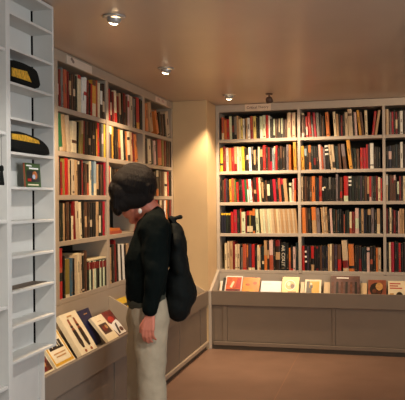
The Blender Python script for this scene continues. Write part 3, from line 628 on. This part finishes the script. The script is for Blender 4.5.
# ------------------------------------------------------------------ ceiling lamps
RACK_FILL_W = 75
ALU = M('lamp_housing', (190, 190, 188), .35, .04, 20, metal=.4)
def emis(name, col, st):
    return M(name, col, .4, 0, 1, emit=(col, st))
BULB = emis('lamp_glow', (255, 232, 190), 14)
WARM = (1, .70, .42)
def spot(name, loc, target, watts, size, blend=.6, rad=.03, col=WARM):
    l = bpy.data.lights.new(name, 'SPOT'); l.energy = watts; l.color = col; l.spot_size = A(size); l.spot_blend = blend; l.shadow_soft_size = rad
    o = bpy.data.objects.new(name, l); o.location = loc
    o.rotation_euler = (Vector(target)-Vector(loc)).to_track_quat('-Z', 'Y').to_euler(); COL.objects.link(o); return o
def eyeball(label, x, y, target, watts, size, r=.064, blend=.6, col=WARM):
    e = empty('ceiling_spotlight', (x, y, CEIL-.002), label, 'lamp', 'ceiling spotlights')
    m = MB(); m.lathe([(r*.62, -.010), (r*.7, -.012), (r*.95, -.008), (r, -.001), (r*.62, -.001)], ALU); m.build('trim_ring', e)
    d = (Vector(target)-Vector((x, y, CEIL))).normalized()
    Q = Vector((0, 0, -1)).rotation_difference(d).to_matrix().to_4x4()
    X = Matrix.Translation((0, 0, -.012)) @ Q
    m = MB(); m.lathe([(r*.58, .012), (r*.62, -.004), (r*.58, -.016), (r*.47, -.022), (r*.40, -.016)], ALU, X); h = m.build('lamp_housing', e)
    m = MB(); m.lathe([(.0005, -.034), (r*.2, -.033), (r*.34, -.029), (r*.42, -.022), (r*.40, -.0165)], BULB, X); m.build('bulb', e)
    spot('spot_light', Vector((x, y, CEIL-.012))+d*.045, target, watts, size, blend, .03, col)
P1, P2, P3 = (.655, -3.296), (.48, -1.772), (.65, -.276)
eyeball('recessed round ceiling spotlight nearest the white rack', *P1, (.14, -2.7, .75), 125, 95)
eyeball('recessed round ceiling spotlight above the standing person, second from white rack', *P2, (.05, -1.45, 1.0), 62, 100)
eyeball('recessed ceiling spotlight shining on the corner beside the back bookcase', *P3, (.52, .26, .8), 95, 95)
# surface mounted dark spot in front of the back case
dx, dy = 1.035, -.25
e = empty('ceiling_spotlight', (dx, dy, CEIL-.001), 'dark hanging spotlight on a stem above the Critical Theory sign', 'lamp', 'ceiling spotlights')
DK = M('lamp_dark', (84, 66, 58), .4, .05, 20)
m = MB(); m.lathe([(.0005, -.010), (.032, -.010), (.036, -.001)], DK); m.build('mounting_plate', e)
m = MB(); m.lathe([(.008, -.012), (.008, -.04)], DK); m.build('stem', e)
td = (Vector((1.25, .42, 1.1))-Vector((dx, dy, CEIL-.08))).normalized(); Q = Vector((0, 0, -1)).rotation_difference(td).to_matrix().to_4x4()
X = Matrix.Translation((0, 0, -.058)) @ Q
m = MB(); m.lathe([(.0005, .028), (.022, .026), (.032, .012), (.036, -.024), (.034, -.026), (.031, -.018)], DK, X); m.build('lamp_housing', e)
m = MB(); m.lathe([(.0005, -.019), (.030, -.018)], BULB, X); m.build('bulb', e)
spot('spot_light', Vector((dx, dy, CEIL-.058))+td*.04, (1.25, .42, 1.1), 62, 120)
# unseen fill lamps added outside the frame to brighten bookcase and rack
eyeball('added fill spotlight aimed at the back bookcase, out of the picture', 2.75, -4.3, (2.0, .4, 1.0), 120, 70)
eyeball('added fill spotlight over the right part of the room, out of the picture', 3.6, -1.6, (2.4, .3, .9), 70, 100)
eyeball('added fill spotlight brightening the white rack, out of the picture', 1.75, -4.75, (.43, -3.95, .95), RACK_FILL_W, 60, col=(1, .95, .88))  # made-up neutral lamp, added only to light the rack
# daylight through the shop window
al = bpy.data.lights.new('window_daylight', 'AREA'); al.shape = 'RECTANGLE'; al.size = WY1-WY0-.1; al.size_y = WZ1-WZ0-.1; al.energy = 85; al.color = (.90, .96, 1)
ao = bpy.data.objects.new('window_daylight', al); ao.location = (X1+.015, (WY0+WY1)/2, (WZ0+WZ1)/2)
ao.rotation_euler = Vector((-1, 0, 0)).to_track_quat('-Z', 'Y').to_euler(); COL.objects.link(ao)
W = bpy.data.worlds.new('world'); SC.world = W; W.use_nodes = True
W.node_tree.nodes['Background'].inputs[0].default_value = (.8, .9, 1, 1); W.node_tree.nodes['Background'].inputs[1].default_value = .15

# ------------------------------------------------------------------ the person
D0 = 4.0
SKIN = M('skin', (212, 128, 104), .5, .06, 40); HAIR = M('hair_black', (17, 10, 7), .55, .4, 30, spec=.22, stretch=(6, 6, 1), bump=.6, bscale=90)
JACK = M('jacket_black_cloth', (8, 15, 14), .9, .15, 60, spec=.1, bump=.35, bscale=30)
SHIRT = M('shirt_grey_green', (66, 66, 54), .85, .1, 60, bump=.2, bscale=60)
TROU = M('trousers_stone', (180, 166, 142), .85, .07, 14, spec=.2, bump=.5, bscale=14)
BAGM = M('bag_black_nylon', (8, 15, 14), .85, .15, 40, spec=.3, bump=.4, bscale=22)
SHOE = M('shoe_brown_leather', (60, 44, 36), .5, .1, 30)
def fused(name, mb, parent, voxel, mat, smooth=6, disp=0, dscale=.1, cut=None):
    o = mb.build(name); 
    md = o.modifiers.new('remesh', 'REMESH'); md.mode = 'VOXEL'; md.voxel_size = voxel
    ms = o.modifiers.new('smooth', 'SMOOTH'); ms.iterations = smooth; ms.factor = .5
    if disp:
        tx = bpy.data.textures.new(name+'_folds', 'CLOUDS'); tx.noise_scale = dscale
        dm = o.modifiers.new('folds', 'DISPLACE'); dm.texture = tx; dm.strength = disp; dm.mid_level = .5; dm.texture_coords = 'GLOBAL'
    dg = bpy.context.evaluated_depsgraph_get(); me = bpy.data.meshes.new_from_object(o.evaluated_get(dg))
    o.modifiers.clear(); old = o.data; o.data = me; bpy.data.meshes.remove(old); me.name = name
    if cut:
        bm = bmesh.new(); bm.from_mesh(me)
        for co, no in cut:
            r = bmesh.ops.bisect_plane(bm, geom=bm.verts[:]+bm.edges[:]+bm.faces[:], plane_co=co, plane_no=no, clear_outer=True)
            ed = [g for g in r['geom_cut'] if isinstance(g, bmesh.types.BMEdge)]
            bmesh.ops.holes_fill(bm, edges=ed)
        bm.to_mesh(me); bm.free()
    me.materials.clear(); me.materials.append(mat)
    me.polygons.foreach_set('material_index', [0]*len(me.polygons)); me.polygons.foreach_set('use_smooth', [True]*len(me.polygons)); me.update()
    if parent: o.parent = parent
    return o
Fw, Lf, Upv = Vector((-1, 0, 0)), Vector((0, -1, 0)), Vector((0, 0, 1))
pit = A(36)
fh = Fw*math.cos(pit)-Upv*math.sin(pit); uh = Fw*math.sin(pit)+Upv*math.cos(pit); lh = Lf
HS = 1.12
HC = at(131, 195, D0)
def hp(f, l, u): return HC+(fh*f+lh*l+uh*u)*HS
b = MB(); S = SKIN
def ell(mb, c, rf, rl, ru): mb.ellipsoid(c, (fh*rf*HS, lh*rl*HS, uh*ru*HS), S)
ell(b, hp(-.012, 0, .02), .098, .076, .105)           # skull
ell(b, hp(.025, 0, -.05), .068, .060, .070)           # face
b.capsule(hp(.02, .045, -.075), .022, hp(.07, 0, -.108), .022, S); b.capsule(hp(.02, -.045, -.075), .022, hp(.07, 0, -.108), .022, S)
b.capsule(hp(.088, 0, .0), .010, hp(.112, 0, -.040), .013, S)   # nose
for s in (-1, 1):
    b.capsule(hp(.076, s*.016, .014), .012, hp(.068, s*.045, .012), .012, S)   # brow
    ell(b, hp(.074, s*.032, -.006), .014, .016, .011)     # eyelid
    ell(b, hp(.058, s*.045, -.035), .026, .022, .022)     # cheek
    ell(b, hp(-.008, s*.075, -.016), .02, .010, .034)     # ear
b.capsule(hp(.083, .018, -.066), .008, hp(.083, -.018, -.066), .008, S); b.capsule(hp(.080, .014, -.078), .009, hp(.080, -.014, -.078), .009, S)
NB = at(155, 216, D0)
b.capsule(hp(-.03, 0, -.05), .058, NB, .060, S)
# trunk and limbs under the clothes, one continuous body
P = at
b.capsule(NB, .06, P(151, 232, D0), .10, S); b.capsule(P(151, 232, D0), .10, P(148, 285, D0), .10, S); b.capsule(P(148, 285, D0), .10, P(148.5, 312, D0), .088, S)
shL, shR = P(154, 229, D0-.17), P(153, 227, D0+.17)
for q0 in (shL, shR): b.capsule(NB+Vector((0, 0, -.05)), .05, q0, .055, S)
elL, wrL = P(157, 272, D0-.23), P(149.5, 312, D0-.24)
elR, wrR = P(150, 268, D0+.22), P(150, 292, D0+.2)
b.capsule(shL, .052, elL, .040, S); b.capsule(elL, .040, wrL, .026, S)
b.capsule(shR, .052, elR, .040, S); b.capsule(elR, .040, wrR, .026, S)
DL, DR_ = D0-.09, D0+.10
hipL, knL, anL = P(150.5, 318, DL), P(151, 380, DL), P(155, 446, DL)
hipR, knR, anR = P(144, 318, DR_), P(141, 388, DR_), P(142, 444, DR_)
for hp_, kn, an in ((hipL, knL, anL), (hipR, knR, anR)):
    b.capsule(hp_, .078, kn, .055, S); b.capsule(kn, .055, an, .040, S)
    b.capsule(an, .04, Vector((an.x-.05, an.y, .05)), .032, S)
# hands: palm, four bent fingers and a thumb, left one hanging
def hand(wr, down, fwd, out, k=1.0):
    # down: towards the fingertips, fwd: thumb side, out: back of the hand
    down = down.normalized(); fwd = fwd.normalized(); out = out.normalized()
    for j in (-.024, -.008, .008, .024):
        b.capsule(wr+down*.015*k+fwd*j*.8*k, .014*k, wr+down*.085*k+fwd*j*1.15*k, .0125*k, S, 10)
    for j, ln in ((.030, .068), (.010, .078), (-.010, .072), (-.029, .056)):
        a = wr+down*.092*k+fwd*j*k; q1 = a+down*ln*.48*k-out*.010*k; q2 = q1+down*ln*.36*k-out*.024*k; q3 = q2+down*ln*.14*k-out*.024*k
        b.capsule(a, .0095*k, q1, .0088*k, S, 8); b.capsule(q1, .0088*k, q2, .008*k, S, 8); b.capsule(q2, .008*k, q3, .007*k, S, 8)
    a = wr+down*.03*k+fwd*.026*k; q1 = a+down*.035*k+fwd*.022*k-out*.01*k; q2 = q1+down*.036*k+fwd*.006*k-out*.012*k
    b.capsule(a, .013*k, q1, .011*k, S, 8); b.capsule(q1, .011*k, q2, .0085*k, S, 8)
hd = P(147, 336, D0-.24)-P(150, 314, D0-.24)
hand(P(150, 315, D0-.24), hd, Vector((-.95, -.1, 0)), Vector((-.15, -1, .1)), .92)
hand(wrR+Vector((0, 0, -.02)), Vector((-.2, 0, -1)), Vector((-.95, .1, .1)), Vector((-.1, 1, 0)), .9)
person = fused('person', b, None, .0045, SKIN, 3)
tag(person, 'person in black jacket and stone trousers bending over the left display books', 'person')
# hair: a chin length bob falling forward
b = MB(); S = HAIR
def hx(px, py, dd, rx, ry, rd): b.ellipsoid(at(px, py, D0+dd), (RT*rx/176, UP*ry/176, FW*rd), HAIR)
hx(132.5, 186, 0, 21.5, 22, .112); hx(141, 190, 0, 13.5, 14, .10); hx(128, 183, 0, 17, 15, .108)
hx(122, 193, -.045, 12, 16, .06); hx(122, 193, .045, 12, 16, .06); hx(133, 199, -.075, 16, 10, .035); hx(133, 197, .075, 16, 10, .035)
hx(118, 203, -.05, 6.5, 13, .035); hx(116, 202, .03, 6, 12, .04); hx(124, 203, -.075, 8, 9, .028); hx(146, 197, -.02, 8, 9, .075)
hx(113.5, 190, 0, 5, 10, .08)
for i in range(26):   # separate locks along the lower edge
    t = i/25; px = 113+t*34; base = 206-6*abs(t-.25)+random.uniform(-2, 2)
    if t < .3: base = 211-14*abs(t-.12)+random.uniform(-2, 2)
    side = -.085 if i % 2 else (-.06 if t > .3 else .05)
    b.capsule(at(px+1, base-14, D0+side), .014, at(px, base, D0+side*1.02), .006, HAIR, 8)
cr = at(135, 185, D0); crown = (-Fw*.25+Upv).normalized()
e1 = crown.cross(Lf).normalized(); e2 = crown.cross(e1).normalized()
for i in range(64):   # strands combed from the parting down over the whole bob
    a = 2*PI*i/64+random.uniform(-.03, .03); pr = None
    for j in range(7):
        t = A(14+j*15.5); d = crown*math.cos(t)+(e1*math.cos(a)+e2*math.sin(a))*math.sin(t)
        q = cr+Vector((d.dot(RT)*.119, d.dot(UP)*.121, d.dot(FW)*.112)); q = cr+RT*(d.dot(RT)*.119)+UP*(d.dot(UP)*.121)+FW*(d.dot(FW)*.110)
        if pr is not None: b.capsule(pr, .0085, q, .0085, HAIR, 6)
        pr = q
fused('hair', b, person, .0045, HAIR, 1)
# ear stud
b = MB(); b.ellipsoid(at(140, 211, D0-.105), (RT*.011, UP*.015, FW*.008), M('earring_pearl', (236, 232, 222), .25, .02, 20)); er = b.build('earring', person); er['label'] = 'round white earring'
# jacket
b = MB()
DW = .10
for s in (-1, 1):
    b.capsule(P(153, 232, D0+s*.07), .108, P(147.5, 262, D0+s*.085), .125, JACK); b.capsule(P(147.5, 262, D0+s*.085), .122, P(145, 291, D0+s*.085), .112, JACK)
b.capsule(P(157, 213, D0-.03), .040, P(157, 213, D0+.03), .040, JACK)      # raised collar behind the neck
b.capsule(P(150, 219, D0-.05), .045, P(150, 219, D0+.05), .045, JACK)
for s, sh, el, wr in ((-1, shL, elL, wrL), (1, shR, elR, wrR)):
    b.capsule(P(155, 220, D0+s*.04), .062, sh, .085, JACK); b.capsule(sh, .085, el, .066, JACK)
    b.capsule(el, .066, wr+(wr-el)*(-.03), .038, JACK)
jk = fused('jacket', b, person, .010, JACK, 5, .022, .09, cut=[(P(147, 305, D0), Vector((.05, 0, -1)))] if False else None)
b = MB()
for s in (-1, 1): b.capsule(P(146.5, 290, D0+s*.08), .112, P(146, 298, D0+s*.08), .110, SHIRT)
fused('shirt', b, person, .011, SHIRT, 4, .008, .07)
# trousers
b = MB()
for s, hh, kn, an in ((-1, hipL, knL, anL), (1, hipR, knR, anR)):
    b.capsule(P(148.5, 306, D0+s*.07), .112, hh, .107, TROU); b.capsule(hh, .100, kn, .080, TROU); b.capsule(kn, .080, an+Vector((0, 0, -.02)), .086, TROU)
fused('trousers', b, person, .010, TROU, 4, .016, .10)
for an in (anL, anR):
    b = MB(); c0 = Vector((an.x+.03, an.y, .045)); c1 = Vector((an.x-.15, an.y, .035))
    b.capsule(c0, .042, c1, .034, SHOE); b.ellipsoid((an.x-.06, an.y, .02), (Vector((.14, 0, 0)), Vector((0, .046, 0)), Vector((0, 0, .0195))), SHOE)
    fused('shoe', b, person, .006, SHOE, 3)
# bag on the back
bagroot = empty('backpack', P(181, 285, D0), 'slouching black bag slung on the person\'s back', 'bag')
b = MB()
def bl(px, py, rx, ry, rd, rot=0):
    u = RT*math.cos(rot)+UP*math.sin(rot); v = -RT*math.sin(rot)+UP*math.cos(rot)
    b.ellipsoid(P(px, py, D0+.02), (u*rx/176, v*ry/176, FW*rd), BAGM)
bl(175, 233, 8.5, 13, .11, .35); bl(178, 244, 8.5, 20, .14, .12)
bl(179, 264, 10, 26, .15, .18); bl(180.5, 288, 15.5, 24, .16, .22); bl(178, 301, 15.5, 20, .15, 0); bl(186, 291, 9.8, 16, .14, .15)
bag = fused('pouch', b, None, .010, BAGM, 5, .02, .08)
from mathutils.bvhtree import BVHTree
def press_against(o, others, gap):      # cloth of the bag lies against the clothes instead of cutting into them
    vs, fs = [], []
    for q in others:
        n = len(vs); vs += [v.co.copy() for v in q.data.vertices]; fs += [tuple(n+i for i in p.vertices) for p in q.data.polygons]
    T = BVHTree.FromPolygons(vs, fs)
    for v in o.data.vertices:
        far = None
        for du in (-.009, 0, .009):
            for df in (-.009, 0, .009):
                org = v.co+UP*du+FW*df+RT*1.0
                loc = T.ray_cast(org, -RT, 2.0)[0]
                if loc is not None:
                    k = (loc-v.co).dot(RT); far = k if far is None else max(far, k)
        if far is not None and far+gap > 0: v.co = v.co+RT*(far+gap)
    o.data.update()
CLOTHES = [q for q in person.children if q.name.split('.')[0] in ('jacket', 'shirt', 'trousers')]+[person]
press_against(bag, CLOTHES, .005)
bag.data.transform(Matrix.Translation(-bagroot.location)); bag.parent = bagroot
b = MB(); b.capsule(P(171, 219, D0-.02), .012, P(176, 218, D0-.02), .011, BAGM, 10); b.capsule(P(176, 218, D0-.02), .011, P(180.5, 217, D0-.02), .014, BAGM, 10)
b.capsule(P(171, 219, D0-.02), .02, P(176, 230, D0-.01), .03, BAGM, 10)
hb = fused('carry_loop', b, None, .006, BAGM, 3); press_against(hb, CLOTHES, .012); hb.data.transform(Matrix.Translation(-bagroot.location)); hb.parent = bagroot

# ------------------------------------------------------------------ output look
SC.view_settings.view_transform = 'Standard'; SC.view_settings.look = 'None'; SC.view_settings.gamma = 1; SC.view_settings.use_curve_mapping = False
SC.view_settings.exposure = 0.0
SC.cycles.use_denoising = True
SC.cycles.max_bounces = 8; SC.cycles.diffuse_bounces = 5; SC.cycles.sample_clamp_indirect = 4
